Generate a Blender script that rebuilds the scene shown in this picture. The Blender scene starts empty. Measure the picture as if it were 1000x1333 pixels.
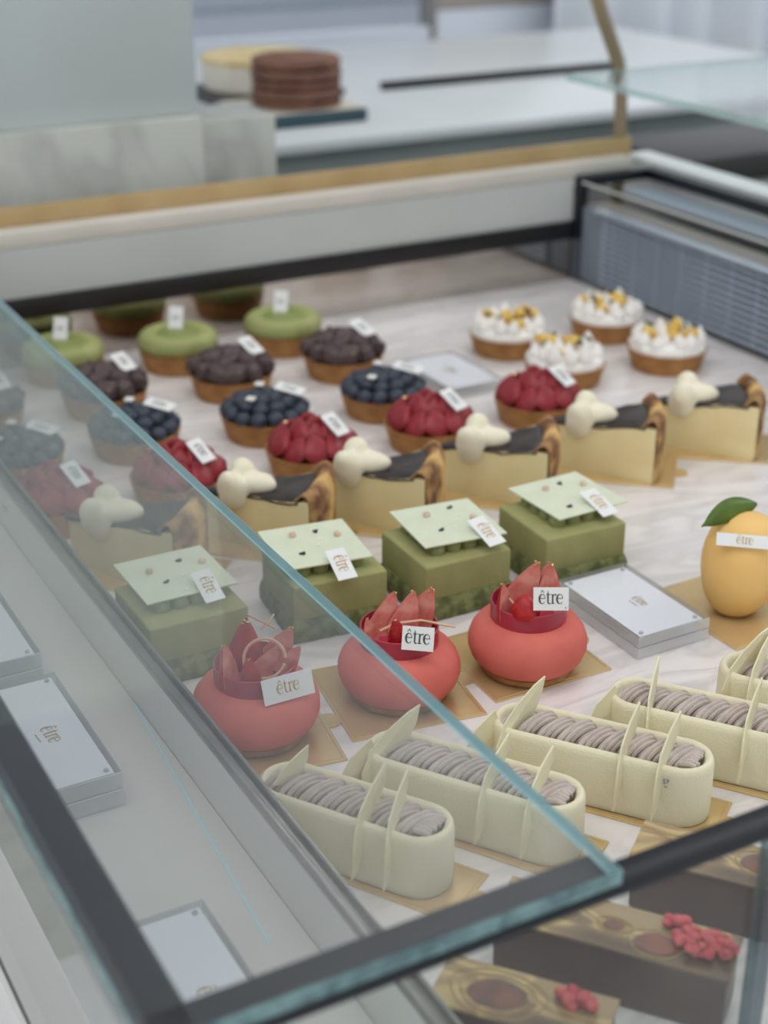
import bpy, bmesh, math, random
from mathutils import Vector, Matrix, noise
PI = math.pi
random.seed(7)
SC = bpy.context.scene
COL = SC.collection

# ------------------------------------------------------------------ materials
def lin(r, g, b):
    f = lambda c: c/12.92 if c <= .04045 else ((c+.055)/1.055)**2.4
    return (f(r/255), f(g/255), f(b/255), 1)

def new_mat(name):
    m = bpy.data.materials.new(name); m.use_nodes = True
    nt = m.node_tree; nt.nodes.clear()
    out = nt.nodes.new('ShaderNodeOutputMaterial')
    return m, nt, out

def N(nt, typ, **kw):
    n = nt.nodes.new(typ)
    for k, v in kw.items():
        if k in n.inputs.keys(): n.inputs[k].default_value = v
        else: setattr(n, k, v)
    return n

def mat(name, c1, c2=None, scale=40, rough=.6, metal=0, bump=0, bscale=None, detail=3, lo=.35, hi=.65, spec=.4, coat=0, sss=0):
    m, nt, out = new_mat(name)
    p = N(nt, 'ShaderNodeBsdfPrincipled')
    p.inputs['Roughness'].default_value = rough
    p.inputs['Metallic'].default_value = metal
    p.inputs['Specular IOR Level'].default_value = spec
    p.inputs['Coat Weight'].default_value = coat
    if sss:
        p.inputs['Subsurface Weight'].default_value = sss
        p.inputs['Subsurface Scale'].default_value = .004
    tc = N(nt, 'ShaderNodeTexCoord')
    if c2 is None:
        c2 = tuple(min(1, x*.9) for x in c1[:3])+(1,)
    nz = N(nt, 'ShaderNodeTexNoise'); nz.inputs['Scale'].default_value = scale; nz.inputs['Detail'].default_value = detail
    nt.links.new(tc.outputs['Object'], nz.inputs['Vector'])
    rp = N(nt, 'ShaderNodeValToRGB')
    rp.color_ramp.elements[0].position = lo; rp.color_ramp.elements[0].color = c1
    rp.color_ramp.elements[1].position = hi; rp.color_ramp.elements[1].color = c2
    nt.links.new(nz.outputs['Fac'], rp.inputs['Fac'])
    nt.links.new(rp.outputs['Color'], p.inputs['Base Color'])
    if bump:
        nb = N(nt, 'ShaderNodeTexNoise'); nb.inputs['Scale'].default_value = bscale or scale*4; nb.inputs['Detail'].default_value = 4
        nt.links.new(tc.outputs['Object'], nb.inputs['Vector'])
        b = N(nt, 'ShaderNodeBump'); b.inputs['Strength'].default_value = bump; b.inputs['Distance'].default_value = .001
        nt.links.new(nb.outputs['Fac'], b.inputs['Height'])
        nt.links.new(b.outputs['Normal'], p.inputs['Normal'])
    nt.links.new(p.outputs['BSDF'], out.inputs['Surface'])
    return m

def glass(name, tint, refl=.96, f0=.04, rough=0.0, edge_light=0.0, dcol=(.8, .82, .82, 1)):
    """clear sheet: transparent and mirror mixed by Schlick's curve on both faces"""
    m, nt, out = new_mat(name)
    g = N(nt, 'ShaderNodeNewGeometry')
    d = N(nt, 'ShaderNodeVectorMath'); d.operation = 'DOT_PRODUCT'
    nt.links.new(g.outputs['Incoming'], d.inputs[0]); nt.links.new(g.outputs['Normal'], d.inputs[1])
    a = N(nt, 'ShaderNodeMath'); a.operation = 'ABSOLUTE'; nt.links.new(d.outputs['Value'], a.inputs[0])
    s = N(nt, 'ShaderNodeMath'); s.operation = 'SUBTRACT'; s.inputs[0].default_value = 1; nt.links.new(a.outputs[0], s.inputs[1])
    q = N(nt, 'ShaderNodeMath'); q.operation = 'POWER'; q.inputs[1].default_value = 5; nt.links.new(s.outputs[0], q.inputs[0])
    r = N(nt, 'ShaderNodeMath'); r.operation = 'MULTIPLY_ADD'; r.inputs[1].default_value = refl; r.inputs[2].default_value = f0
    nt.links.new(q.outputs[0], r.inputs[0])
    t = N(nt, 'ShaderNodeBsdfTransparent'); t.inputs['Color'].default_value = tint
    gl = N(nt, 'ShaderNodeBsdfGlossy'); gl.inputs['Roughness'].default_value = rough
    mx = N(nt, 'ShaderNodeMixShader')
    nt.links.new(r.outputs[0], mx.inputs[0]); nt.links.new(t.outputs[0], mx.inputs[1]); nt.links.new(gl.outputs[0], mx.inputs[2])
    last = mx
    if edge_light:  # diffuse share painted in for light leaving the glass edges
        df = N(nt, 'ShaderNodeBsdfDiffuse'); df.inputs['Color'].default_value = dcol
        m2 = N(nt, 'ShaderNodeMixShader'); m2.inputs[0].default_value = edge_light
        nt.links.new(mx.outputs[0], m2.inputs[1]); nt.links.new(df.outputs[0], m2.inputs[2]); last = m2
    nt.links.new(last.outputs[0], out.inputs['Surface'])
    return m

def marble_mat(name, base, vein, scale, amount=.5, rough=.18):
    m, nt, out = new_mat(name)
    p = N(nt, 'ShaderNodeBsdfPrincipled'); p.inputs['Roughness'].default_value = rough
    tc = N(nt, 'ShaderNodeTexCoord')
    mp = N(nt, 'ShaderNodeMapping'); mp.inputs['Rotation'].default_value = (0, 0, .5); mp.inputs['Scale'].default_value = (1, 3.2, 1)
    nt.links.new(tc.outputs['Object'], mp.inputs['Vector'])
    n1 = N(nt, 'ShaderNodeTexNoise'); n1.inputs['Scale'].default_value = scale; n1.inputs['Detail'].default_value = 7; n1.inputs['Distortion'].default_value = 1.2
    nt.links.new(mp.outputs[0], n1.inputs['Vector'])
    r1 = N(nt, 'ShaderNodeValToRGB'); e = r1.color_ramp.elements
    e[0].position = .42; e[0].color = (0, 0, 0, 1); e[1].position = .5; e[1].color = (1, 1, 1, 1)
    k = r1.color_ramp.elements.new(.6); k.color = (0, 0, 0, 1)
    nt.links.new(n1.outputs['Fac'], r1.inputs['Fac'])
    n2 = N(nt, 'ShaderNodeTexNoise'); n2.inputs['Scale'].default_value = scale*.35; n2.inputs['Detail'].default_value = 3
    nt.links.new(mp.outputs[0], n2.inputs['Vector'])
    ml = N(nt, 'ShaderNodeMath'); ml.operation = 'MULTIPLY'; nt.links.new(r1.outputs[0], ml.inputs[0]); nt.links.new(n2.outputs['Fac'], ml.inputs[1])
    m3 = N(nt, 'ShaderNodeMath'); m3.operation = 'MULTIPLY'; m3.inputs[1].default_value = amount; nt.links.new(ml.outputs[0], m3.inputs[0])
    mx = N(nt, 'ShaderNodeMix'); mx.data_type = 'RGBA'
    mx.inputs[6].default_value = base; mx.inputs[7].default_value = vein
    nt.links.new(m3.outputs[0], mx.inputs[0]); nt.links.new(mx.outputs[2], p.inputs['Base Color'])
    nt.links.new(p.outputs[0], out.inputs['Surface'])
    return m

def knot_mat(name):
    """pale gold veneer of chocolate with dark knots and flowing grain"""
    m, nt, out = new_mat(name)
    p = N(nt, 'ShaderNodeBsdfPrincipled'); p.inputs['Roughness'].default_value = .35; p.inputs['Metallic'].default_value = .25
    tc = N(nt, 'ShaderNodeTexCoord')
    mp = N(nt, 'ShaderNodeMapping'); mp.inputs['Scale'].default_value = (.35, 1, 1)
    nt.links.new(tc.outputs['Object'], mp.inputs['Vector'])
    n1 = N(nt, 'ShaderNodeTexNoise'); n1.inputs['Scale'].default_value = 34; n1.inputs['Detail'].default_value = 1.6; n1.inputs['Distortion'].default_value = 1.0
    nt.links.new(mp.outputs[0], n1.inputs['Vector'])
    r = N(nt, 'ShaderNodeValToRGB'); e = r.color_ramp.elements
    e[0].position = .3; e[0].color = lin(104, 84, 66); e[1].position = .75; e[1].color = lin(170, 148, 114)
    for pos, c in ((.4, lin(138, 114, 88)), (.43, lin(196, 168, 116)), (.46, lin(150, 126, 94)), (.52, lin(180, 156, 116)), (.56, lin(202, 176, 126)), (.6, lin(162, 138, 104))):
        k = r.color_ramp.elements.new(pos); k.color = c
    nt.links.new(n1.outputs['Fac'], r.inputs['Fac']); nt.links.new(r.outputs[0], p.inputs['Base Color'])
    nt.links.new(p.outputs[0], out.inputs['Surface'])
    return m

M = {}
M['marble'] = marble_mat('white_marble', lin(238, 232, 230), lin(180, 176, 178), 8, .75)
M['marble_grey'] = marble_mat('grey_marble', lin(196, 198, 190), lin(150, 152, 146), 5, .9, .3)
M['deck'] = mat('satin_grey_deck', lin(220, 217, 213), lin(216, 213, 209), 3, rough=.12, spec=.5)
M['steel'] = mat('brushed_steel', lin(170, 168, 162), lin(150, 148, 144), 30, rough=.28, metal=.9)
M['mirror'] = mat('polished_panel', lin(196, 188, 180), lin(190, 183, 176), 6, rough=.09, metal=1)
M['black'] = mat('black_frame', lin(30, 33, 38), lin(26, 29, 34), 20, rough=.3)
M['black_brown'] = mat('black_brown_band', lin(38, 34, 34), lin(32, 30, 31), 8, rough=.35)
M['cream_rail'] = mat('cream_ledge', lin(214, 206, 196), lin(206, 200, 190), 10, rough=.45)
M['white_rail'] = mat('white_ledge', lin(238, 238, 236), lin(234, 234, 233), 10, rough=.4)
M['gold_trim'] = mat('brass_trim', lin(196, 168, 122), lin(182, 154, 108), 14, rough=.45, metal=.35)
M['brass_post'] = mat('brass_post', lin(158, 142, 116), lin(148, 132, 108), 14, rough=.4, metal=.35)
M['panel'] = mat('pale_panel', lin(198, 200, 198), lin(190, 192, 188), 6, rough=.3)
M['grille'] = mat('blue_grey_slats', lin(196, 206, 220), lin(182, 192, 208), 12, rough=.4, metal=.3)
M['grille_low'] = mat('grey_corner', lin(96, 100, 110), lin(90, 95, 104), 8, rough=.5)
M['grille_dark'] = mat('slat_gap', lin(140, 148, 160), lin(130, 138, 150), 12, rough=.6)
M['ledge_grey'] = mat('brown_grey_ledge', lin(140, 134, 128), lin(132, 127, 122), 9, rough=.5)
M['steel_blue'] = mat('blue_grey_shelf', lin(176, 184, 196), lin(168, 177, 190), 5, rough=.25)
M['lid_glass'] = glass('lid_glass', (.975, .985, .985, 1), refl=2.1, f0=.13)
M['pane_glass'] = glass('pane_glass', (.95, .975, .965, 1), refl=.9, f0=.035)
M['side_glass'] = glass('side_glass', (.95, .975, .965, 1), refl=1.2, f0=.2)
M['acrylic'] = glass('clear_acrylic', (.97, .975, .98, 1), refl=.9, f0=.05)
M['acrylic_edge'] = glass('acrylic_edge', (.94, .945, .95, 1), refl=.9, f0=.12, rough=.12, edge_light=.42, dcol=(.92, .93, .94, 1))
M['shelf_glass'] = glass('shelf_glass', (.92, .97, .96, 1))
M['edge_cyan'] = glass('glass_edge', (.80, .97, 1.0, 1), refl=.9, f0=.16, rough=.15, edge_light=.88, dcol=(.50, .93, 1.0, 1))
M['edge_teal'] = mat('glass_edge_teal', lin(120, 150, 150), lin(76, 104, 108), 90, rough=.2, spec=.6)
M['edge_pale'] = glass('pale_glass_edge', (.75, .9, .88, 1), refl=.9, f0=.12, rough=.2, edge_light=.55, dcol=(.56, .72, .70, 1))
M['joint'] = glass('pane_joint', (.42, .5, .54, 1), refl=.9, f0=.14, rough=.1)
M['white_case'] = mat('white_cabinet', lin(226, 226, 224), lin(222, 222, 221), 3, rough=.4)
M['card'] = mat('white_card', lin(240, 239, 238), lin(235, 234, 234), 30, rough=.55)
M['paper'] = mat('white_insert', lin(246, 247, 252), lin(242, 244, 250), 10, rough=.5)
M['ink_gold'] = mat('gold_ink', lin(206, 176, 118), lin(188, 158, 102), 300, rough=.4, metal=.3)
M['ink_grey'] = mat('grey_ink', lin(84, 80, 74), lin(70, 66, 62), 300, rough=.5)
M['magnet'] = mat('steel_magnet', lin(200, 202, 206), lin(182, 184, 188), 200, rough=.3, metal=.3)
M['gold_board'] = mat('gold_foil_board', lin(236, 208, 156), lin(222, 192, 140), 25, rough=.26, metal=.5)
M['gold_leaf'] = mat('gold_leaf', lin(240, 214, 150), lin(214, 176, 96), 400, rough=.2, metal=.8)
M['silver_leaf'] = mat('silver_leaf', lin(220, 220, 224), lin(150, 150, 156), 500, rough=.12, metal=1)
M['ivory'] = mat('ivory_velvet', lin(243, 236, 206), lin(237, 229, 197), 22, rough=.7, bump=.35, bscale=900, spec=.25, sss=.15)
M['shard'] = mat('ivory_chocolate', lin(240, 232, 200), lin(232, 222, 186), 40, rough=.4, sss=.15)
M['rope'] = mat('grey_sesame_cream', lin(212, 198, 190), lin(196, 182, 174), 120, rough=.75, bump=.7, bscale=1500, spec=.25)
M['coral'] = mat('coral_velvet', lin(222, 118, 106), lin(212, 106, 96), 30, rough=.7, bump=.35, bscale=1300, spec=.3)
M['collar'] = mat('crimson_collar', lin(186, 62, 82), lin(166, 50, 70), 50, rough=.3, spec=.5)
M['strawberry'] = mat('strawberry_skin', lin(196, 44, 44), lin(160, 28, 34), 160, rough=.25, bump=.5, bscale=700)
M['strawberry_cut'] = mat('strawberry_flesh', lin(236, 166, 150), lin(210, 92, 84), 90, rough=.3)
M['biscuit'] = mat('golden_biscuit', lin(190, 146, 92), lin(166, 120, 70), 120, rough=.8, bump=.5, bscale=600)
M['curl'] = mat('pale_curl', lin(232, 190, 160), lin(214, 166, 136), 80, rough=.4)
M['matcha'] = mat('matcha_mousse', lin(164, 163, 112), lin(154, 153, 102), 40, rough=.8, bump=.4, bscale=700, spec=.2)
M['matcha_sponge'] = mat('matcha_sponge', lin(142, 148, 100), lin(98, 104, 68), 160, rough=.95, bump=1, bscale=420, spec=.15)
M['matcha_dot'] = mat('matcha_cream', lin(146, 152, 100), lin(134, 140, 90), 60, rough=.7)
M['matcha_plate'] = mat('pale_green_chocolate', lin(226, 231, 206), lin(220, 225, 198), 60, rough=.35)
M['petal_dark'] = mat('violet_petal', lin(60, 56, 78), lin(44, 42, 60), 300, rough=.6)
M['pearl'] = mat('cream_pearl', lin(226, 206, 186), lin(204, 176, 156), 200, rough=.4)
M['cheese'] = mat('cheesecake_cream', lin(240, 224, 176), lin(232, 212, 158), 26, rough=.6, spec=.3, sss=.1)
M['burnt'] = mat('burnt_top', lin(74, 66, 64), lin(52, 44, 42), 60, rough=.4, bump=.4, bscale=200)
M['rind'] = mat('browned_rind', lin(222, 180, 114), lin(118, 76, 50), 45, rough=.65, bump=.4, bscale=250, lo=.40, hi=.66)
M['quenelle'] = mat('whipped_cream', lin(246, 240, 218), lin(242, 234, 208), 40, rough=.45, sss=.2)
M['shell'] = mat('tart_shell', lin(178, 130, 78), lin(154, 106, 60), 60, rough=.75, bump=.4, bscale=500)
M['berry_red'] = mat('red_berry', lin(160, 50, 58), lin(134, 36, 46), 90, rough=.4)
M['blueberry'] = mat('blueberry', lin(62, 70, 84), lin(50, 56, 70), 120, rough=.4)
M['choc'] = mat('chocolate_cream', lin(88, 72, 72), lin(72, 58, 58), 60, rough=.45)
M['choc_dark'] = mat('dark_chocolate', lin(102, 78, 68), lin(86, 66, 58), 30, rough=.3, bump=.1)
M['pistachio'] = mat('pistachio_cream', lin(166, 170, 110), lin(152, 158, 98), 50, rough=.55)
M['pistachio_deep'] = mat('pistachio_well', lin(142, 150, 88), lin(128, 138, 78), 50, rough=.5)
M['meringue'] = mat('white_meringue', lin(248, 244, 240), lin(243, 238, 232), 50, rough=.55, sss=.15)
M['citrus'] = mat('citrus_piece', lin(238, 208, 112), lin(226, 176, 92), 140, rough=.35)
M['herb'] = mat('dark_green_herb', lin(72, 84, 66), lin(60, 70, 56), 140, rough=.5)
M['mango'] = mat('mango_velvet', lin(246, 202, 128), lin(240, 190, 116), 22, rough=.6, bump=.3, bscale=1200, spec=.25, sss=.1)
M['leaf'] = mat('green_leaf', lin(92, 116, 40), lin(76, 98, 32), 60, rough=.4)
M['veneer'] = knot_mat('chocolate_veneer')
M['knot'] = mat('dark_knot', lin(104, 80, 72), lin(146, 92, 76), 60, rough=.35)
M['ring_gold'] = mat('knot_ring', lin(188, 162, 114), lin(168, 142, 98), 200, rough=.35, metal=.25)
M['coral_bits'] = mat('red_crumble', lin(222, 112, 112), lin(196, 74, 80), 260, rough=.7, bump=.8, bscale=500)
M['macaron'] = mat('brown_cake', lin(136, 98, 80), lin(104, 72, 60), 26, rough=.7)
M['biscuit_top'] = mat('pale_golden_top', lin(224, 208, 164), lin(206, 182, 130), 30, rough=.6)
M['box_teal'] = mat('dark_teal_tray', lin(60, 86, 96), lin(52, 76, 86), 10, rough=.35)
M['cake_white'] = mat('white_cake', lin(226, 220, 206), lin(218, 212, 198), 20, rough=.6)
M['wall_white'] = mat('white_wall', lin(214, 221, 232), lin(210, 218, 229), 1.2, rough=.7)
M['wall_panel'] = mat('grey_upper_wall', lin(196, 204, 218), lin(192, 201, 215), 1.2, rough=.7)
M['wall_taupe'] = mat('taupe_wall', lin(158, 150, 146), lin(152, 145, 141), 2, rough=.7)
M['ceiling'] = mat('ceiling_paint', lin(236, 238, 238), lin(234, 236, 236), 1, rough=.8)
M['floor'] = mat('pale_floor', lin(238, 239, 240), lin(232, 234, 236), 1.5, rough=.4)
M['counter'] = mat('white_counter', lin(218, 223, 226), lin(212, 218, 221), 4, rough=.3)
M['counter_front'] = mat('grey_green_front', lin(162, 170, 168), lin(150, 160, 158), 6, rough=.4)
M['frost'] = mat('frosted_panel', lin(186, 196, 194), lin(178, 186, 184), 4, rough=.35)
M['dark_slab'] = mat('charcoal_slab', lin(66, 65, 64), lin(58, 57, 57), 8, rough=.4)
M['mid_slab'] = mat('grey_slab', lin(138, 136, 134), lin(130, 128, 127), 5, rough=.5)
M['curtain'] = mat('white_drape', lin(226, 230, 236), lin(216, 222, 230), 2, rough=.8)

# ------------------------------------------------------------------ mesh helpers
def obj(name, bm, material, parent=None, smooth=True, mats=None):
    me = bpy.data.meshes.new(name)
    bmesh.ops.recalc_face_normals(bm, faces=bm.faces[:])
    bm.to_mesh(me); bm.free()
    for m in (mats or [material]): me.materials.append(m)
    if smooth:
        for p in me.polygons: p.use_smooth = True
        try: me.set_sharp_from_angle(angle=math.radians(42))
        except Exception: pass
    o = bpy.data.objects.new(name, me); COL.objects.link(o)
    if parent: o.parent = parent
    return o

def tag(o, label=None, cat=None, group=None, kind=None):
    if label: o['label'] = label
    if cat: o['category'] = cat
    if group: o['group'] = group
    if kind: o['kind'] = kind
    return o

def thing(name, label, cat, loc=(0, 0, 0), rz=0, group=None):
    o = bpy.data.objects.new(name, None); COL.objects.link(o)
    o.empty_display_size = .02
    o.location = loc; o.rotation_euler = (0, 0, rz)
    return tag(o, label, cat, group)

def dup(root, loc, rz, label, group=None):
    r = root.copy(); COL.objects.link(r); r.location = loc; r.rotation_euler = (0, 0, rz)
    r['label'] = label
    if group: r['group'] = group
    for ch in list(root.children):
        c = ch.copy(); COL.objects.link(c); c.parent = r
        for g in list(ch.children):
            d = g.copy(); COL.objects.link(d); d.parent = c
    return r

def bx(bm, x0, x1, y0, y1, z0, z1, bev=0, seg=2, mi=0):
    r = bmesh.ops.create_cube(bm, size=1)
    vs = r['verts']
    for v in vs:
        v.co = Vector(((x0+x1)/2+v.co.x*(x1-x0), (y0+y1)/2+v.co.y*(y1-y0), (z0+z1)/2+v.co.z*(z1-z0)))
    fs = {f for v in vs for f in v.link_faces}
    for f in fs: f.material_index = mi
    if bev:
        es = list({e for v in vs for e in v.link_edges})
        bmesh.ops.bevel(bm, geom=es, offset=bev, segments=seg, affect='EDGES', profile=.5)
    return bm

def box(*a, **k): return bx(bmesh.new(), *a, **k)

def prism(bm, pts, z0, z1, bev=0):
    lo = [bm.verts.new((x, y, z0)) for x, y in pts]; hi = [bm.verts.new((x, y, z1)) for x, y in pts]
    n = len(pts)
    fs = [bm.faces.new(lo[::-1]), bm.faces.new(hi)]
    for i in range(n): fs.append(bm.faces.new((lo[i], lo[(i+1) % n], hi[(i+1) % n], hi[i])))
    if bev:
        es = [e for e in fs[1].edges]
        bmesh.ops.bevel(bm, geom=es, offset=bev, segments=2, affect='EDGES', profile=.5)
    return bm

def rings(bm, rs, close=False, cap0=True, cap1=True):
    V = [[bm.verts.new(p) for p in r] for r in rs]
    n = len(V[0])
    for a, b in zip(V, V[1:]):
        for i in range(n): bm.faces.new((a[i], a[(i+1) % n], b[(i+1) % n], b[i]))
    if cap0: bm.faces.new(V[0][::-1])
    if cap1: bm.faces.new(V[-1])
    return bm

def lathe(bm, prof, n=40, cx=0, cy=0, wob=None, cap0=True, cap1=True):
    rs = []
    for (r, z) in prof:
        ring = []
        for i in range(n):
            a = 2*PI*i/n; k = wob(a, z) if wob else 1
            ring.append((cx+r*k*math.cos(a), cy+r*k*math.sin(a), z))
        rs.append(ring)
    return rings(bm, rs, cap0=cap0, cap1=cap1)

def tube(bm, pts, rad, n=8):
    pts = [Vector(p) for p in pts]
    rs = []; up = Vector((0, 0, 1)); prev = None
    for i, p in enumerate(pts):
        t = (pts[min(i+1, len(pts)-1)]-pts[max(i-1, 0)]).normalized()
        if prev is None:
            s = t.cross(up if abs(t.z) < .9 else Vector((1, 0, 0))).normalized()
        else: s = (prev-t*prev.dot(t)).normalized()
        prev = s; b = t.cross(s)
        r = rad[i] if isinstance(rad, (list, tuple)) else rad
        rs.append([p+s*(r*math.cos(2*PI*k/n))+b*(r*math.sin(2*PI*k/n)) for k in range(n)])
    return rings(bm, rs)

def ball(bm, c, r, sub=2, squash=(1, 1, 1), rot=None):
    q = bmesh.ops.create_icosphere(bm, subdivisions=sub, radius=1)
    for v in q['verts']:
        p = Vector((v.co.x*r*squash[0], v.co.y*r*squash[1], v.co.z*r*squash[2]))
        if rot: p = rot @ p
        v.co = p+Vector(c)
    return bm

def frame_matrix(loc, right, up):
    r = Vector(right).normalized(); u = Vector(up); u = (u-r*u.dot(r)).normalized(); n = r.cross(u)
    m = Matrix((r, u, n)).transposed().to_4x4(); m.translation = Vector(loc)
    return m

# ------------------------------------------------------------------ lettering "être"
def ribbon(bm, pts, ws):
    V = []
    for i, p in enumerate(pts):
        a = pts[max(i-1, 0)]; b = pts[min(i+1, len(pts)-1)]
        d = Vector((b[0]-a[0], b[1]-a[1], 0)); d.normalize(); s = Vector((-d.y, d.x, 0))
        w = ws[i] if isinstance(ws, list) else ws
        q = Vector((p[0], p[1], 0))
        V.append((bm.verts.new(q+s*w/2), bm.verts.new(q-s*w/2)))
    for (a, b), (c, d) in zip(V, V[1:]): bm.faces.new((a, b, d, c))

def letters(h, material, name, heavy=1.0):
    """lowercase serif 'être', x-height h, centred on the origin"""
    bm = bmesh.new()
    def e(x0):
        pts, ws = [], []
        for i in range(23):
            a = math.radians(8+ (322-8)*i/22)
            pts.append((x0+.36+.33*math.cos(a), .5+.5*math.sin(a)))
            ws.append((.055+.12*max(0, -math.cos(a)))*heavy+.0)
        ribbon(bm, pts, ws); ribbon(bm, [(x0+.06, .56), (x0+.69, .56)], .06*heavy)
    def t(x0):
        ribbon(bm, [(x0+.2, 1.36), (x0+.2, .9), (x0+.2, .2), (x0+.26, .04), (x0+.38, 0), (x0+.5, .1)], [.05, .14*heavy, .14*heavy, .13*heavy, .09*heavy, .04])
        ribbon(bm, [(x0, .98), (x0+.48, .98)], .07*heavy)
    def r(x0):
        ribbon(bm, [(x0+.2, 1.0), (x0+.2, 0)], .14*heavy)
        ribbon(bm, [(x0+.02, .03), (x0+.42, .03)], .06*heavy); ribbon(bm, [(x0+.02, .97), (x0+.22, .97)], .06*heavy)
        ribbon(bm, [(x0+.24, .68), (x0+.34, .9), (x0+.46, .98), (x0+.6, .93)], [.05, .07, .1*heavy, .16*heavy])
    e(0); ribbon(bm, [(.16, 1.16), (.36, 1.42), (.56, 1.16)], [.06, .1*heavy, .06])
    t(.8); r(1.34); e(2.0)
    for v in bm.verts: v.co = Vector(((v.co.x-1.36)*h*.92, (v.co.y-.5)*h, 0))
    o = obj(name, bm, material, smooth=False)
    me = o.data; bpy.data.objects.remove(o)
    return me
LET = {}
def lettering(kind, h, heavy):
    k = (kind, h, heavy)
    if k not in LET: LET[k] = letters(h, M['ink_gold'] if kind == 'gold' else M['ink_grey'], 'lettering', heavy)
    return LET[k]

def card(parent, w, h, loc, right, up, ink='grey', xh=None, dx=0, dy=0, rot=0, dot=False, bend=0):
    bm = bmesh.new(); bx(bm, -w/2, w/2, -h/2, h/2, -.0002, .0002)
    c = obj('name_card', bm, M['card'], parent, smooth=False)
    c.matrix_local = frame_matrix(loc, right, up)
    me = lettering(ink, xh or h*.42, 1.25)
    o = bpy.data.objects.new('lettering', me); COL.objects.link(o); o.parent = c
    o.location = (dx, dy, .0004); o.rotation_euler = (0, 0, rot)
    o['label'] = ('gold' if ink == 'gold' else 'dark grey')+' serif lettering'
    if dot:
        b2 = bmesh.new(); bmesh.ops.create_circle(b2, cap_ends=True, segments=10, radius=.0004)
        for v in b2.verts: v.co += Vector((w*.42, -h*.38, .0004))
        obj('printed_dot', b2, M['ink_grey'], c, smooth=False)
    return c

# ------------------------------------------------------------------ setting
def struct(name, bm, m, smooth=False):
    o = obj(name, bm, m, smooth=smooth); o['kind'] = 'structure'; return o
struct('floor', box(-4, 6, -3, 6.2, -.9, -.85), M['floor'])
struct('wall_back', box(-4, 6, 5.5, 5.6, -.85, 2.4), M['wall_white'])
struct('wall_right', box(4.6, 4.7, -3, 5.5, -.85, 2.4), M['wall_white'])
struct('ceiling', box(-4, 6, -3, 6.2, 2.4, 2.45), M['ceiling'])
struct('trim_1', box(-4, 3.2, 5.47, 5.5, -.17, 2.4), M['wall_panel'])
struct('trim_2', box(3.2, 4.6, 5.44, 5.5, -.13, 2.4), M['wall_taupe'])

# ------------------------------------------------------------------ display case
X0, X1, Y0, Y1 = .112, 1.130, .367, 1.412
ZT = .12
case = thing('display_case', 'glass pastry case with black top frame and pale stone ends', 'display case', (0, 0, 0))
obj('cabinet_body', box(X0-.03, 1.22, Y0-.02, 1.45, -.80, -.02, bev=.004), M['white_case'], case)
obj('plinth', box(X0, 1.2, Y0+.02, 1.43, -.85, -.80), M['black'], case)
obj('deck', box(X0, .2475, Y0, Y1, -.02, 0), M['deck'], case)
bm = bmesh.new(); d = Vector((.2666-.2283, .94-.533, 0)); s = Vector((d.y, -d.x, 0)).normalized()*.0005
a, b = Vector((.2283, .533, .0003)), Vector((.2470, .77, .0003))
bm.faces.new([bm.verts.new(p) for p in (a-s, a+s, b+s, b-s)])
obj('painted_reflection', bm, M['edge_cyan'], case, smooth=False)  # strip laid on the deck as a painted reflection of a glass edge
obj('service_deck', box(1.02, 1.2, Y0, Y1, -.02, -.002), M['ledge_grey'], case)
# front (customer side) and end panes
def pane(name, bmv, faces_edge=None, m=None):
    return obj(name, bmv, m or M['pane_glass'], case, smooth=False)
pane('side_glass', box(X0, X0+.006, Y0, Y1, -.008, .116), m=M['side_glass'])
pane('end_glass', box(X0+.006, .3805, Y0, Y0+.005, -.02, .116))
pane('end_glass', box(.3885, X1, Y0, Y0+.005, -.02, .116))
o = obj('pane_joint', box(.3805, .3885, Y0-.0005, Y0+.0065, -.02, .1165, bev=.001), M['joint'], case)
o['label'] = 'grey glass joint strip'
# top frame : four black bars
obj('top_frame', box(X0+.003, .135, Y0+.016, Y1, .1163, ZT-.0005, bev=.0005), M['black'], case)
obj('top_frame', box(X0+.003, X1, Y0, Y0+.016, .1163, ZT-.0005, bev=.0005), M['black'], case)
obj('top_frame', box(X1-.016, X1, Y0+.016, Y1-.012, .108, ZT, bev=.001), M['black'], case)
obj('top_frame', box(1.021, X1, Y1-.012, Y1, .108, ZT, bev=.001), M['black'], case)
obj('corner_panel', box(1.0192, 1.036, 1.402, Y1+.004, -.012, .0485), M['grille_low'], case)
obj('corner_post', box(1.019, 1.031, Y1-.012, Y1, .049, .108), M['black'], case)
# far end wall
o = obj('polished_end_panel', box(X0+.006, 1.019, Y1-.003, Y1+.004, -.012, .0485), M['mirror'], case); o['label'] = 'polished reflecting panel'
o = obj('end_band', box(X0+.006, 1.031, Y1-.006, Y1+.004, .0485, .069, bev=.0008), M['black_brown'], case); o['label'] = 'black band'
o = obj('upper_end_panel', box(X0, 1.019, Y1-.001, Y1+.008, .069, .117), M['panel'], case); o['label'] = 'pale grey panel'
o = obj('end_ledge', box(X0-.03, 1.10, Y1+.0, Y1+.022, .117, .1335, bev=.002), M['cream_rail'], case); o['label'] = 'cream ledge'
o = obj('end_trim', box(X0-.03, 1.115, Y1+.0225, Y1+.03, .118, .151, bev=.001), M['gold_trim'], case); o['label'] = 'brass strip'
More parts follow.
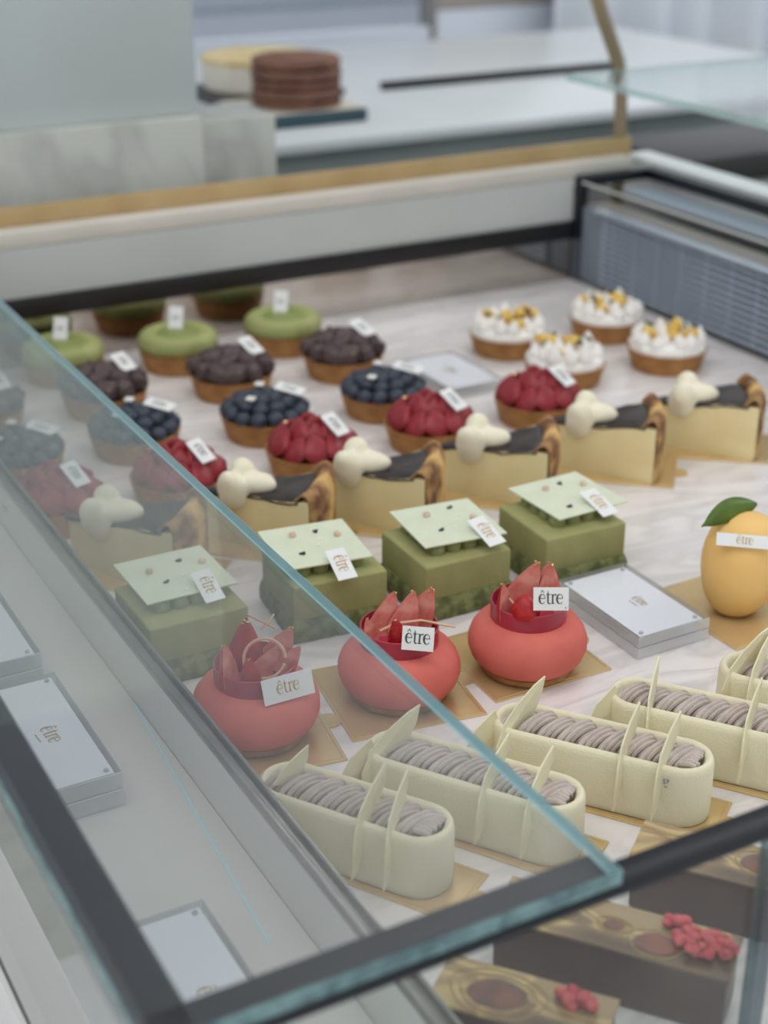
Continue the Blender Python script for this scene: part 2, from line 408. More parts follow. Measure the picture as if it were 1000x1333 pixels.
# service side : vent grille, ledge, shelf
bm = bmesh.new()
bx(bm, 1.026, 1.034, .40, 1.40, .002, .086, mi=1)
ns = 11
for i in range(ns):
    z = .006+i*(.078/ns)
    r = bmesh.ops.create_cube(bm, size=1)
    for v in r['verts']:
        p = Vector((v.co.x*.0065, v.co.y*.95, v.co.z*.0022))
        q = Matrix.Rotation(.6, 3, 'Y') @ p
        v.co = q+Vector((1.0225, .88, z+.002))
for k in range(24):
    y = .42+k*.04
    bx(bm, 1.0245, 1.027, y, y+.0025, .004, .085)
obj('vent_grille', bm, None, case, smooth=False, mats=[M['grille'], M['grille_dark']])
obj('grille_cap', box(1.016, 1.030, .40, 1.372, .0862, .0895, bev=.0006), M['steel_blue'], case)
o = obj('service_sill', box(1.030, 1.06, .40, 1.40, .07, .0885), M['ledge_grey'], case); o['label'] = 'brown grey sill'
obj('sill_rail', box(1.010, 1.0125, .40, 1.385, .117, .1190), M['panel'], case)
obj('service_shelf', box(1.075, X1-.016, .40, 1.395, .098, .101), M['steel_blue'], case)
obj('side_ledge', box(X1+.003, 1.168, Y0, 1.47, .10, .124, bev=.002), M['white_rail'], case)['label'] = 'white outer ledge'
# brass post with its bend
bm = bmesh.new(); tube(bm, [(1.108, 1.446, -.02), (1.108, 1.446, .12), (1.103, 1.446, .215), (1.097, 1.446, .235), (1.072, 1.446, .285), (1.045, 1.446, .345), (1.0, 1.446, .44)], .0095, 4)
obj('brass_post', bm, M['brass_post'], case, smooth=False)['label'] = 'bent brass upright'

# marble slab with its metal lip
slab = thing('marble_slab', 'white veined marble slab carrying all the pastries, steel lip along one side', 'slab', (0, 0, 0))
obj('slab_top', box(.2572, 1.019, Y0+.008, Y1-.003, -.012, 0), M['marble'], slab, smooth=False)
bm = bmesh.new(); bx(bm, .2478, .2506, Y0+.006, Y1-.004, .037, .0425, bev=.0006); bx(bm, .2506, .2550, Y0+.006, Y1-.004, .037, .0405, bev=.0004); bx(bm, .2550, .2574, Y0+.006, Y1-.004, .037, .0440, bev=.0006)
obj('edge_lip', bm, M['steel'], slab)['label'] = 'brushed steel lip'
obj('lip_face', box(.2478, .2572, Y0+.006, Y1-.004, -.012, .037), M['deck'], slab, smooth=False)

# sliding glass lid
lid = thing('glass_cover', 'clear glass sheet lying over the left half of the case, cyan edge', 'glass cover', (0, 0, 0))
LX0, LX1, LY0, LY1, LZ0, LZ1 = .1125, .3062, .3685, 1.405, ZT, .1275
bm = box(LX0, LX1, LY0, LY1, LZ0, LZ1, bev=.0007, seg=1)
bm.normal_update()
for f in bm.faces:
    n = f.normal
    if abs(n.z) < .9: f.material_index = 1 if n.x > .3 else 2
obj('glass_pane', bm, None, lid, smooth=False, mats=[M['lid_glass'], M['edge_cyan'], M['edge_teal']])
bm = bmesh.new()
zb = .1285-.0004
zz = (LZ1+.0001, LZ1+.0003)
bx(bm, .1195, .1335, .3795, LY1-.01, LZ0-.0, LZ0+.0004)
bx(bm, .1195, LX1-.001, .3775, .390, LZ0-.0, LZ0+.0004)
obj('refracted_frame', bm, M['black'], lid, smooth=False)['label'] = 'black band added for the frame seen shifted through glass'  # added band, drawn where the glass would shift the frame's image

# ------------------------------------------------------------------ cake boards
def board(label, loc, sx, sy, rz, tab='x+', name='cake_board', group=None):
    """gold card with an embossed line and a round pull tab"""
    t = thing(name, label, 'cake board', (loc[0], loc[1], 0), rz, group)
    bm = bmesh.new()
    pts = [(-sx/2, -sy/2), (sx/2, -sy/2), (sx/2, sy/2), (-sx/2, sy/2)]
    prism(bm, pts, 0.0002, .0012, .0002)
    for e in (.0022,):
        for (ax, ay, bx_, by) in ((-1, -1, 1, -1), (1, -1, 1, 1), (1, 1, -1, 1), (-1, 1, -1, -1)):
            tube(bm, [(ax*(sx/2-e), ay*(sy/2-e), .00118), (bx_*(sx/2-e), by*(sy/2-e), .00118)], .0004, 6)
    obj('gold_card', bm, M['gold_board'], t, smooth=False)
    bm = bmesh.new()
    ptsb = [(0, -.0075), (.003, -.0075)]
    ptsb += [(.003+.0075*math.cos(a), .0075*math.sin(a)) for a in [math.radians(-75+15*i) for i in range(11)]]
    ptsb += [(.003, .0075), (0, .0075)]
    prism(bm, ptsb, 0.0002, .0011)
    o = obj('pull_tab', bm, M['gold_board'], t, smooth=False)
    if tab == 'x+': o.location = (sx/2-.0005, .0, 0)
    elif tab == 'y-': o.location = (0, -sy/2+.0005, 0); o.rotation_euler = (0, 0, -PI/2)
    return t
BZ = .0012

# ------------------------------------------------------------------ oval cakes with grey piping
def stadium(hl, r, z, n=14):
    pts = []
    for i in range(n+1):
        a = -PI/2+PI*i/n; pts.append((hl+r*math.cos(a), r*math.sin(a), z))
    for i in range(n+1):
        a = PI/2+PI*i/n; pts.append((-hl+r*math.cos(a), r*math.sin(a), z))
    return pts
EL, EW, EH = .125, .0355, .0365
def oval_cake(label, loc, rz, shards, leaf=None, EL=EL):
    t = thing('oval_cake', label, 'cake', (loc[0], loc[1], BZ), rz, 'ivory oval cakes with grey piping')
    hl = EL/2-EW/2; R = EW/2
    prof = [(R-.0014, 0), (R-.0006, .0006), (R, .004), (R-.0003, EH-.005), (R-.0007, EH-.0022), (R-.0016, EH-.0007), (R-.0028, EH), (R-.0040, EH-.0006),
            (R-.0052, EH-.0022), (R-.0062, EH-.006), (R-.0068, EH-.009)]
    bm = bmesh.new(); rings(bm, [stadium(hl, r, z) for r, z in prof])
    obj('cake_body', bm, M['ivory'], t)
    # piped ropes : nested arcs repeated along the axis
    bm = bmesh.new(); rnd = random.Random(label)
    L = EL-.022; nb = round(L/.0112); zb = EH-.0085
    for k in range(nb):
        s0 = -L/2+L*(k+.5)/nb; sw = 1+.06*rnd.uniform(-1, 1)
        for j in range(4):
            Rj = (.0116, .0106, .0088, .0064)[j]*sw
            pts = []; dj = (rnd.random()-.5)*.0010
            for q in range(13):
                th = PI*q/12
                x = s0+(j-1.5)*.0023+dj-.0060*math.cos(th)*(1-.12*j)+.0016*math.sin(th)
                y = -Rj*math.cos(th)*(1-.06*j)
                z = zb+.0016+.0086*(Rj/.0112)*math.sin(th)**.75
                pts.append((x, y, z))
            tube(bm, pts, [.0013]+[.00165+.0001*rnd.random()]*11+[.0013], 8)
    # broken rope ends at the tail
    for j in range(7):
        y = -.0075+.0025*j
        tube(bm, [(L/2-.006, y*.9, zb+.006), (L/2-.001, y, zb+.0085-.0004*abs(j-3)), (L/2+.0025+.0016*rnd.random(), y*1.02, zb+.0070)], [.0019, .0019, .0011], 8)
    obj('piped_cream', bm, M['rope'], t)
    for (x, tilt, kind) in shards:
        P_ = {'blade': [(-.0275, .0085), (-.0265, .0215), (-.0230, .0325), (-.0160, .0425), (-.004, .0505), (.0090, .0565), (.0090, .0475), (.002, .0400), (-.008, .0330), (-.0160, .0240), (-.0225, .0120)],
              'sail': [(-.0245, .006), (-.0240, .026), (-.0175, .0385), (-.007, .0475), (.005, .0550), (.0125, .0580), (.0105, .0480), (.006, .0400), (-.002, .0335), (-.012, .0255), (-.0165, .012)],
              'small': [(-.012, .037), (-.006, .044), (.004, .050), (.010, .053), (.009, .045), (.004, .038), (-.004, .034)],
              'fin': [(-.0330, .010), (-.0335, .0215), (-.0240, .0345), (-.0110, .0420), (-.0090, .0360), (-.0120, .0270), (-.0150, .0150), (-.0240, .0055)]}[kind]
        bm = bmesh.new()
        n = len(P_)
        lo = []; hi = []
        for (w, z) in P_:
            bow = .0014*math.sin(z*90)
            lo.append(bm.verts.new((-.0005+bow, w, z))); hi.append(bm.verts.new((.0005+bow, w, z)))
        bm.faces.new(lo[::-1]); bm.faces.new(hi)
        for i in range(n): bm.faces.new((lo[i], lo[(i+1) % n], hi[(i+1) % n], hi[i]))
        o = obj('chocolate_shard', bm, M['shard'], t, smooth=False)
        o.location = (x, 0, 0); o.rotation_euler = (0, 0, tilt)
    if leaf:
        bm = bmesh.new(); rnd = random.Random(3)
        for i in range(9):
            ball(bm, (leaf[0]+rnd.uniform(-.0016, .0016), leaf[1]+rnd.uniform(-.0012, .0012), leaf[2]+rnd.uniform(-.002, .002)), rnd.uniform(.0006, .0012), 1, (1, .5, 1))
        obj('silver_leaf', bm, M['silver_leaf'], t, smooth=False)['label'] = 'crumpled silver leaf'
    return t
D = math.radians
ovals = [
 ('ivory oval cake nearest the steel lip, under the glass lid', (.2952, .5715), -57, [(-.036, -.5, 'small'), (.014, -.05, 'blade'), (.028, .1, 'blade')], None),
 ('ivory oval cake crossed by the cyan edge of the glass lid', (.3635, .5665), -56, [(-.050, -.55, 'fin'), (-.043, -.6, 'sail'), (.016, -.12, 'blade'), (.041, -.1, 'blade')], None),
 ('ivory oval cake with a speck of silver leaf on its front shard', (.4410, .5590), -52.5, [(-.052, -.6, 'fin'), (-.042, -.5, 'sail'), (.018, -.1, 'blade'), (.040, -.15, 'blade')], (.0415, -.0210, .030)),
 ('ivory oval cake in front of the clear sign block', (.5140, .5500), -52.5, [(-.050, -.6, 'fin'), (-.035, .05, 'blade'), (.022, -.1, 'blade'), (.044, -.1, 'blade')], None),
 ('ivory oval cake right below the yellow mango cake', (.5900, .5430), -52.5, [(-.043, -.6, 'sail'), (-.036, -.2, 'blade'), (.02, .0, 'blade')], None),
]
for (lab, loc, a, sh, lf) in ovals:
    oval_cake(lab, loc, D(a), sh, lf, .111 if loc[0] < .3 else EL)
bl = ['gold board under the oval cake nearest the steel lip', 'gold board under the oval cake crossed by the lid edge', 'gold board under the oval cake with silver leaf',
      'gold board under the oval cake by the clear sign', 'gold board under the oval cake below the mango cake']
for (lab, loc, a, sh, lf), b in zip(ovals, bl):
    c = (loc[0]+.004*math.cos(D(a)), loc[1]+.004*math.sin(D(a)))
    if loc[0] < .3: board(b, (loc[0]+.0085, loc[1]-.0125), .104, .0425, D(a-2))
    else: board(b, c, .133, .0425, D(a-2))

# ------------------------------------------------------------------ coral dome cakes
def wedge_mesh(h, r, seed):
    """half a strawberry standing on its base: skin half round, flat cut face"""
    bm = bmesh.new(); n = 12
    prof = [(.85, 0), (.98, .12), (.94, .30), (.80, .48), (.61, .66), (.38, .83), (.17, .95), (.03, 1)]
    V = []
    for (k, z) in prof:
        V.append([bm.verts.new((r*k*math.cos(PI*i/n), r*.75*k*math.sin(PI*i/n), h*z)) for i in range(n+1)])
    for a, b in zip(V, V[1:]):
        for i in range(n): bm.faces.new((a[i], a[i+1], b[i+1], b[i])).material_index = 0
    for a, b in zip(V, V[1:]): bm.faces.new((a[0], b[0], b[-1], a[-1])).material_index = 1
    bm.faces.new(V[0][::-1]); bm.faces.new(V[-1])
    return bm
wm = obj('strawberry_piece', wedge_mesh(.0265, .0078, 1), None, mats=[M['strawberry'], M['strawberry_cut']])
WEDGE = wm.data; bpy.data.objects.remove(wm)
def seeds_berry():
    bm = bmesh.new(); lathe(bm, [(.004, 0), (.0085, .002), (.0095, .005), (.008, .010), (.005, .014), (.0015, .0165)], 16); return bm

def dome_cake(label, loc, rz, pieces, whole, cardspec, curl):
    t = thing('strawberry_dome_cake', label, 'cake', (loc[0], loc[1], BZ), 0, 'coral strawberry dome cakes')
    R = .0375
    obj('biscuit_base', lathe(bmesh.new(), [(.0275, 0), (.0290, .001), (.0290, .0044), (.0275, .0050)], 48), M['biscuit'], t)
    prof = [(.020, .0040), (.0275, .0044), (.0322, .0072), (.0358, .0118), (.0376, .0172), (.0376, .0222), (.0358, .0275), (.0325, .0320), (.028, .0352), (.022, .0370), (.012, .0374), (.002, .0374)]
    obj('dome', lathe(bmesh.new(), prof, 64), M['coral'], t)
    # collar
    bm = bmesh.new(); rc = .0240
    rings(bm, [[(q*math.cos(2*PI*i/56), q*math.sin(2*PI*i/56), z) for i in range(56)] for q, z in ((rc-.001, .034), (rc, .0343), (rc, .0475), (rc-.0009, .0478), (rc-.0012, .0375), (.002, .0375))], cap0=False)
    obj('collar', bm, M['collar'], t)
    for (x, y, phi, ly, sc) in pieces:
        o = bpy.data.objects.new('strawberry_piece', WEDGE); COL.objects.link(o); o.parent = t
        o.matrix_local = Matrix.Translation((x, y, .0378)) @ Matrix.Rotation(D(phi), 4, 'Z') @ Matrix.Rotation(D(ly), 4, 'Y') @ Matrix.Rotation(D(-5), 4, 'X') @ Matrix.Diagonal((sc*1.05, sc, sc, 1))
        g = bmesh.new(); rnd = random.Random(phi)
        for i in range(5): ball(g, (rnd.uniform(-.001, .001), .0008+rnd.uniform(-.0010, .0008), .0255+rnd.uniform(-.0018, .0006)), rnd.uniform(.0005, .0011), 1, (1, 1, .6))
        obj('gold_leaf', g, M['gold_leaf'], o, smooth=False)['label'] = 'gold leaf on the tip'
    for (x, y) in whole:
        o = obj('strawberry_half', seeds_berry(), M['strawberry'], t); o.location = (x, y, .0425)
    if curl == 'ring':
        bm = bmesh.new(); c = Vector((.001, -.0125, .0555)); f = Vector((.93, -.37, 0)); u = Vector((.1, .25, .96))
        tube(bm, [c+f*(.0118*math.cos(x))+u*(.0118*math.sin(x)) for x in [2*PI*i/40 for i in range(39)]], .0010, 6)
        obj('chocolate_curl', bm, M['curl'], t)
        bm = bmesh.new(); tube(bm, [(.004, .018, .069), (.016, .017, .060), (.0215, .0165, .0555)], .0007, 5); tube(bm, [(.012, .016, .0575), (.0215, .018, .0645)], .0007, 5)
        obj('chocolate_curl', bm, M['curl'], t)
    elif curl == 'sticks':
        bm = bmesh.new(); tube(bm, [(-.018, -.008, .052), (-.006, -.007, .0535), (.009, -.011, .0535), (.03, -.016, .046)], .0009, 5); tube(bm, [(-.011, -.012, .056), (-.002, -.018, .045), (.007, -.024, .039)], .0006, 5)
        obj('chocolate_curl', bm, M['curl'], t)
    else:
        bm = bmesh.new(); tube(bm, [(-.019, -.006, .056), (-.014, -.011, .048), (-.008, -.014, .0445), (-.003, -.012, .050)], [.0006, .0013, .0013, .0006], 5); tube(bm, [(.003, -.006, .058), (.006, -.017, .050), (.008, -.020, .041)], [.0006, .0015, .0008], 5)
        obj('chocolate_curl', bm, M['curl'], t)
    card(t, **cardspec)
    return t
fan = lambda s: s
dome_cake('coral dome cake fully under the lid, card in gold letters', (.2995, .704), 0,
    [(-.0155, -.0035, 40, -6, 1.1), (-.0005, .0125, 152, -3, 1.3), (.0120, .0050, -42, 26, 1.15), (.0135, -.0045, -38, 34, .85), (-.0070, -.0115, 158, 4, .82), (.0010, -.0010, -20, 36, .85)], [],
    dict(w=.0315, h=.0148, loc=(.0085, -.0272, .0425), right=(1, .0, 0), up=(-.15, .35, .94), ink='gold', xh=.0055), 'ring')
dome_cake('coral dome cake crossed by the cyan lid edge, white card', (.3945, .7020), 0,
    [(-.0095, .0085, -15, 20, 1.15), (.0025, .0030, -25, 16, 1.15), (.0135, .0060, -48, 20, 1.2), (-.0055, -.0115, 160, 10, .88), (-.0175, .0015, 10, -10, .72)], [],
    dict(w=.0190, h=.0142, loc=(-.0024, -.0268, .0518), right=(.80, -.62, 0), up=(.28, .30, .9), ink='grey', xh=.0058), 'sticks')
dome_cake('coral dome cake standing clear of the lid beside the sign block', (.4815, .6915), 0,
    [(-.0165, -.0010, 25, -6, 1.0), (-.0040, .0100, -32, 24, 1.3), (.0095, .0060, -52, 14, 1.2), (.0165, .0020, -5, 2, 1.12)], [(-.0110, -.0120)],
    dict(w=.0215, h=.0142, loc=(-.0006, -.0240, .0592), right=(.877, -.48, 0), up=(.12, .3, .92), ink='grey', xh=.0058, dot=True), 'bits')
board('gold board under the dome cake with gold lettered card', (.2985, .7015), .084, .086, D(-9))
board('gold board under the dome cake crossed by the lid edge', (.3930, .7040), .086, .086, D(-8))
board('gold board under the dome cake beside the sign block', (.4850, .7050), .086, .084, D(-1))

# ------------------------------------------------------------------ matcha cakes
def matcha_cake(label, loc, rz, plate, cardpos, bits, sx=.066, sy=.065):
    t = thing('matcha_cake', label, 'cake', (loc[0], loc[1], 0.0002), rz, 'green matcha cakes with pale plates')
    bm = bmesh.new()
    rs = []
    for z, e in ((0, .0005), (.002, .0018), (.006, .0020), (.0105, .0018), (.0140, .0012), (.0165, .0002)):
        ring = []
        hx, hy = sx/2+e, sy/2+e
        m_ = 14
        for (ax, ay, bx_, by) in ((-1, -1, 1, -1), (1, -1, 1, 1), (1, 1, -1, 1), (-1, 1, -1, -1)):
            for i in range(m_):
                f = i/m_; x = (ax+(bx_-ax)*f)*hx; y = (ay+(by-ay)*f)*hy
                nn = noise.noise(Vector((x*260+loc[0]*50, y*260, z*300)))*.0013
                l = math.hypot(x, y) or 1
                ring.append((x+x/l*nn, y+y/l*nn, z))
        rs.append(ring)
    rings(bm, rs)
    obj('sponge_base', bm, M['matcha_sponge'], t)
    obj('mousse', box(-sx/2, sx/2, -sy/2, sy/2, .0155, .0410, bev=.0016, seg=3), M['matcha'], t)
    for i in range(4):
        for j in range(4):
            if 0 < i < 3 and 0 < j < 3: continue
            x = (-.0185+.0123*i)+plate[0]*.55; y = (-.0185+.0123*j)+plate[1]*.55
            bm = bmesh.new(); lathe(bm, [(.0056, .0408), (.0062, .0435), (.0060, .0460), (.0046, .0480), (.001, .0488)], 14, x, y)
            obj('cream_dot', bm, M['matcha_dot'], t)
    pl = obj('chocolate_plate', box(-.0305, .0305, -.031, .031, -.0006, .0006, bev=.0002, seg=1), M['matcha_plate'], t, smooth=False)
    pl.location = (plate[0], plate[1], .0496); pl.rotation_euler = (0, 0, D(plate[2])); pl['label'] = 'thin pale green plate'
    for (x, y, kind) in bits:
        bm = bmesh.new()
        if kind == 'p':
            lathe(bm, [(.0021, .0005), (.0024, .001), (.0024, .003), (.0019, .0036)], 12, x, y); obj('crisp_pearl', bm, M['pearl'], pl)
        elif kind == 'd':
            ball(bm, (x, y, .0011), .0024, 2, (1, .55, .35), Matrix.Rotation(x*300, 3, 'Z')); ball(bm, (x+.0012, y+.0006, .0016), .0013, 1, (1, .6, .6)); obj('petal', bm, M['petal_dark'], pl)
        elif kind == 'w':
            ball(bm, (x, y, .0010), .0016, 1, (1, .7, .4)); obj('petal', bm, M['meringue'], pl)
    bk, ang, ink = cardpos
    d = Vector((math.sin(D(ang)), -math.cos(D(ang)), -.26)).normalized()
    back = Matrix.Rotation(-rz, 3, 'Z') @ (Vector(bk)-Vector((loc[0], loc[1], 0)))
    c = back+d*.0150+Vector((0, -.0045, .0060))
    card(t, .030, .0130, c, d, (math.cos(D(ang)), math.sin(D(ang)), .10), ink, .0062)
    return t
bitsA = [(-.0140, .0085, 'p'), (.0085, .0150, 'd'), (-.0095, -.0095, 'd'), (.0215, .0060, 'p'), (.0035, -.006, 'w'), (-.002, -.0245, 'w')]
bitsB = [(-.0105, .0150, 'p'), (.0060, .0165, 'd'), (-.0125, -.0130, 'd'), (.0185, .0060, 'p'), (.002, -.004, 'w'), (.006, .004, 'w')]
bitsC = [(-.0095, .0135, 'p'), (.0110, .0200, 'd'), (-.0095, -.0110, 'd'), (.0190, -.0020, 'p'), (.012, .006, 'w'), (.001, -.010, 'w')]
bitsD = [(-.0090, .0145, 'p'), (.0060, .0180, 'd'), (-.0120, -.0180, 'd'), (.0200, .0080, 'p'), (.003, -.004, 'w'), (.011, -.002, 'w')]
matcha_cake('green matcha cake beside the steel lip, under the glass lid', (.2968, .8130), D(0), (.0026, .0150, 0), ((.3105, .8165, .0505), -3, 'gold'), bitsA)
matcha_cake('green matcha cake with a corner of its plate under the lid edge', (.4009, .8176), D(-6), (-.004, .0065, -2), ((.4000, .8030, .0505), -3, 'gold'), bitsB)
matcha_cake('green matcha cake behind the middle dome cake, clear of the lid', (.4876, .8035), D(-1), (.0055, .0075, -5), ((.5060, .8000, .0505), 2, 'gold'), bitsC)
matcha_cake('green matcha cake behind the clear sign block on the marble', (.5820, .8000), D(-2), (.0105, .0095, 4), ((.6010, .8020, .0505), 3, 'gold'), bitsD)

# ------------------------------------------------------------------ clear sign blocks
def sign_block(label, loc, sx, sy, layers, lh, text_rz, ink='gold', xh=.008, gap=0, toff=(0, 0)):
    t = thing('sign_block', label, 'sign', loc, 0, 'clear acrylic sign blocks')
    z = 0.0
    for k in range(layers):
        o = None
        bm = box(-sx/2, sx/2, -sy/2, sy/2, z+.0003, z+lh-.0003, bev=.0004, seg=1)
        bm.normal_update()
        for f in bm.faces:
            if abs(f.normal.z) < .9: f.material_index = 1
        obj('acrylic_plate', bm, None, t, smooth=False, mats=[M['acrylic'], M['acrylic_edge']])
        z += lh
    pw = .0025
    ins = obj('paper_insert', box(-sx/2+.0035, sx/2-.0035, -sy/2+.0035, sy/2-.0035, z-.0022, z-.0018), M['paper'], t, smooth=False)
    me = lettering(ink, xh, 1.1)
    l = bpy.data.objects.new('lettering', me); COL.objects.link(l); l.parent = ins
    l.location = (toff[0], toff[1], z-.0015); l.rotation_euler = (0, 0, text_rz); l['label'] = 'gold serif lettering'
    bm = bmesh.new()
    ribbon(bm, [(-.0045*1, 0), (.0045, 0)], .0007)
    s = obj('small_print', bm, M['ink_gold'], ins, smooth=False)
    off = Vector((0, -xh*1.1, 0)); off.rotate(Matrix.Rotation(text_rz, 3, 'Z'))
    s.location = (toff[0]+off.x, toff[1]+off.y, z-.0015); s.rotation_euler = (0, 0, text_rz)
    for ax in (-1, 1):
        for ay in (-1, 1):
            bm = bmesh.new(); lathe(bm, [(.0015, z-lh*.75), (.0015, z-.0008)], 14, ax*(sx/2-.007), ay*(sy/2-.007))
            obj('magnet', bm, M['magnet'], t)
    return t
sign_block('clear sign block on the marble beside the yellow mango cake', (.5780, .7105, 0.0002), .0580, .0925, 2, .0080, D(-90), xh=.0052, toff=(.004, -.004))
sign_block('tall clear sign block on the grey deck, middle of the three', (.1795, .7335, 0.0002), .0535, .1210, 2, .0110, D(-86), xh=.0068, toff=(.004, -.004))
sign_block('clear sign block on the grey deck in the near corner of the case', (.1795, .4960, 0.0002), .0520, .1250, 2, .0090, D(-86), xh=.0068, toff=(.003, -.002))
sign_block('clear sign block on the grey deck, farthest back of the three', (.1795, .8800, 0.0002), .0535, .1200, 2, .0110, D(-86), xh=.0068)
sign_block('clear sign lying between the dark tarts and the lemon tarts', (.7160, 1.1760, 0.0002), .0600, .0950, 2, .0060, D(-88), xh=.0070)

# ------------------------------------------------------------------ mango cake
mg = thing('mango_cake', 'yellow mango shaped cake with a green leaf and name strip', 'cake', (.6480, .6850, BZ))
def mango_bm():
    prof = [(.006, 0), (.0125, .0012), (.0180, .0055), (.0222, .0125), (.0254, .0220), (.0272, .0320), (.0276, .0410), (.0266, .0500), (.0240, .0580), (.0195, .0645), (.0130, .0688), (.006, .0707), (.001, .0711)]
    bm = bmesh.new(); lathe(bm, prof, 56)
    for v in bm.verts:
        k = v.co.z/.071
        v.co.x += .0035*k-.0015
        v.co.y *= .93
    return bm
obj('cake_body', mango_bm(), M['mango'], mg)
bm = bmesh.new()
V = []
for i in range(15):
    u = i/14; w = .0100*math.sin(PI*min(1, u*1.02+.02))**.7
    c = Vector((-.006-.024*u*.9+.030*.0, .008+.004*u, .0695+.006*math.sin(PI*u)-.001*u)) if False else Vector((.016-.050*u, .008-.004*u, .0725+.0035*math.sin(PI*u)-.004*u))
    V.append((bm.verts.new(c+Vector((0, -w*.4, -w*.62))), bm.verts.new(c+Vector((0, 0, .0010))), bm.verts.new(c+Vector((0, w*.55, w*.62)))))
for a, b in zip(V, V[1:]):
    bm.faces.new((a[0], a[1], b[1], b[0])); bm.faces.new((a[1], a[2], b[2], b[1]))
lf = obj('leaf', bm, M['leaf'], mg); md = lf.modifiers.new('thick', 'SOLIDIFY'); md.thickness = .0006
card(mg, .0365, .0085, (-.0148, -.0172, .0628), (.80, -.60, -.03), (.33, .44, .84), 'gold', .0042)
board('gold board under the yellow mango cake', (.6580, .6900), .094, .092, D(2))

# ------------------------------------------------------------------ burnt cheesecake slices
CR, CA = .098, D(40)
def cheesecake(label, near_corner, ang, seed):
    a = D(ang)
    tip = (near_corner[0]-CR*math.cos(a), near_corner[1]-CR*math.sin(a))
    t = thing('cheesecake_slice', label, 'cheesecake', (tip[0], tip[1], BZ), a, 'burnt cheesecake slices')
    H = lambda r: .0360+.0120*(r/CR)+.0010*math.sin(r*120+seed)
    nr, na = 12, 8
    bm = bmesh.new()
    top = [[None]*(na+1) for _ in range(nr+1)]; bot = [[None]*(na+1) for _ in range(nr+1)]
    for i in range(nr+1):
        r = .004+(CR-.004)*i/nr
        for j in range(na+1):
            th = CA*j/na
            top[i][j] = bm.verts.new((r*math.cos(th), r*math.sin(th), H(r)))
            bot[i][j] = bm.verts.new((r*math.cos(th), r*math.sin(th), 0))
    q = lambda A, i, j: (A[i][j], A[i+1][j], A[i+1][j+1], A[i][j+1])
    for i in range(nr):
        for j in range(na):
            bm.faces.new(q(top, i, j)); bm.faces.new(q(bot, i, j)[::-1])
        bm.faces.new((bot[i][0], bot[i+1][0], top[i+1][0], top[i][0])); bm.faces.new((bot[i+1][na], bot[i][na], top[i][na], top[i+1][na]))
    for j in range(na):
        bm.faces.new((bot[nr][j], bot[nr][j+1], top[nr][j+1], top[nr][j])); bm.faces.new((bot[0][j+1], bot[0][j], top[0][j], top[0][j+1]))
    obj('cheese_filling', bm, M['cheese'], t)
    # dark burnt skin, wavy at the cut edge
    bm = bmesh.new(); G = []
    for i in range(nr+1):
        r = .002+(CR-.011)*i/nr; row = []
        for j in range(na+1):
            th = CA*j/na
            dz = .0012 if 0 < j < na else -.0014-.0012*noise.noise(Vector((r*90, seed, j)))
            off = -.0006 if j == 0 else (.0006 if j == na else 0)
            row.append(bm.verts.new((r*math.cos(th)-off*math.sin(th), r*math.sin(th)+off*math.cos(th), H(r)+dz)))
        G.append(row)
    for i in range(nr):
        for j in range(na): bm.faces.new((G[i][j], G[i+1][j], G[i+1][j+1], G[i][j+1]))
    o = obj('burnt_top', bm, M['burnt'], t); md = o.modifiers.new('thick', 'SOLIDIFY'); md.thickness = .001; md.offset = 1
    # browned outer crust that folds over the top edge
    prof = [(CR+.0004, .0004), (CR+.0022, .004), (CR+.0030, .020), (CR+.0032, .034), (CR+.0028, .045), (CR+.0012, .0510), (CR-.0020, .0545), (CR-.0060, .0543), (CR-.0095, .0515), (CR-.0125, .0480)]
    bm = bmesh.new(); G = []
    nn = 16
    for (r, z) in prof:
        row = []
        for j in range(nn+1):
            th = -.006+(CA+.012)*j/nn
            k = .0016*noise.noise(Vector((j*.8, z*160, seed*3.1)))
            row.append(bm.verts.new(((r+k)*math.cos(th), (r+k)*math.sin(th), max(.0003, z+k*.8))))
        G.append(row)
    for i in range(len(prof)-1):
        for j in range(nn): bm.faces.new((G[i][j], G[i][j+1], G[i+1][j+1], G[i+1][j]))
    o = obj('crust_rind', bm, M['rind'], t); md = o.modifiers.new('thick', 'SOLIDIFY'); md.thickness = .0016; md.offset = -1
    # whipped cream spoonful resting over the near cut edge
    bm = bmesh.new()
    rot = Matrix.Rotation(.25, 3, 'Z') @ Matrix.Rotation(.55, 3, 'X')
    ball(bm, (.033, -.0010, .0440), .0125, 3, (.95, .80, 1.75), rot)
    ball(bm, (.046, .0085, .0500), .0098, 3, (1.65, .95, .85), Matrix.Rotation(.55, 3, 'Z') @ Matrix.Rotation(.15, 3, 'Y'))
    ball(bm, (.034, .0085, .0560), .0098, 3, (1.0, .95, 1.15))
    for v in bm.verts:
        k = noise.noise(v.co*90+Vector((seed, 0, 0)))*.0012; v.co += Vector((k, k, k))
    o = obj('whipped_cream', bm, M['quenelle'], t)
    md = o.modifiers.new('remesh', 'REMESH'); md.mode = 'VOXEL'; md.voxel_size = .0013; md.use_smooth_shade = True
    md = o.modifiers.new('smooth', 'SMOOTH'); md.iterations = 12
    return t
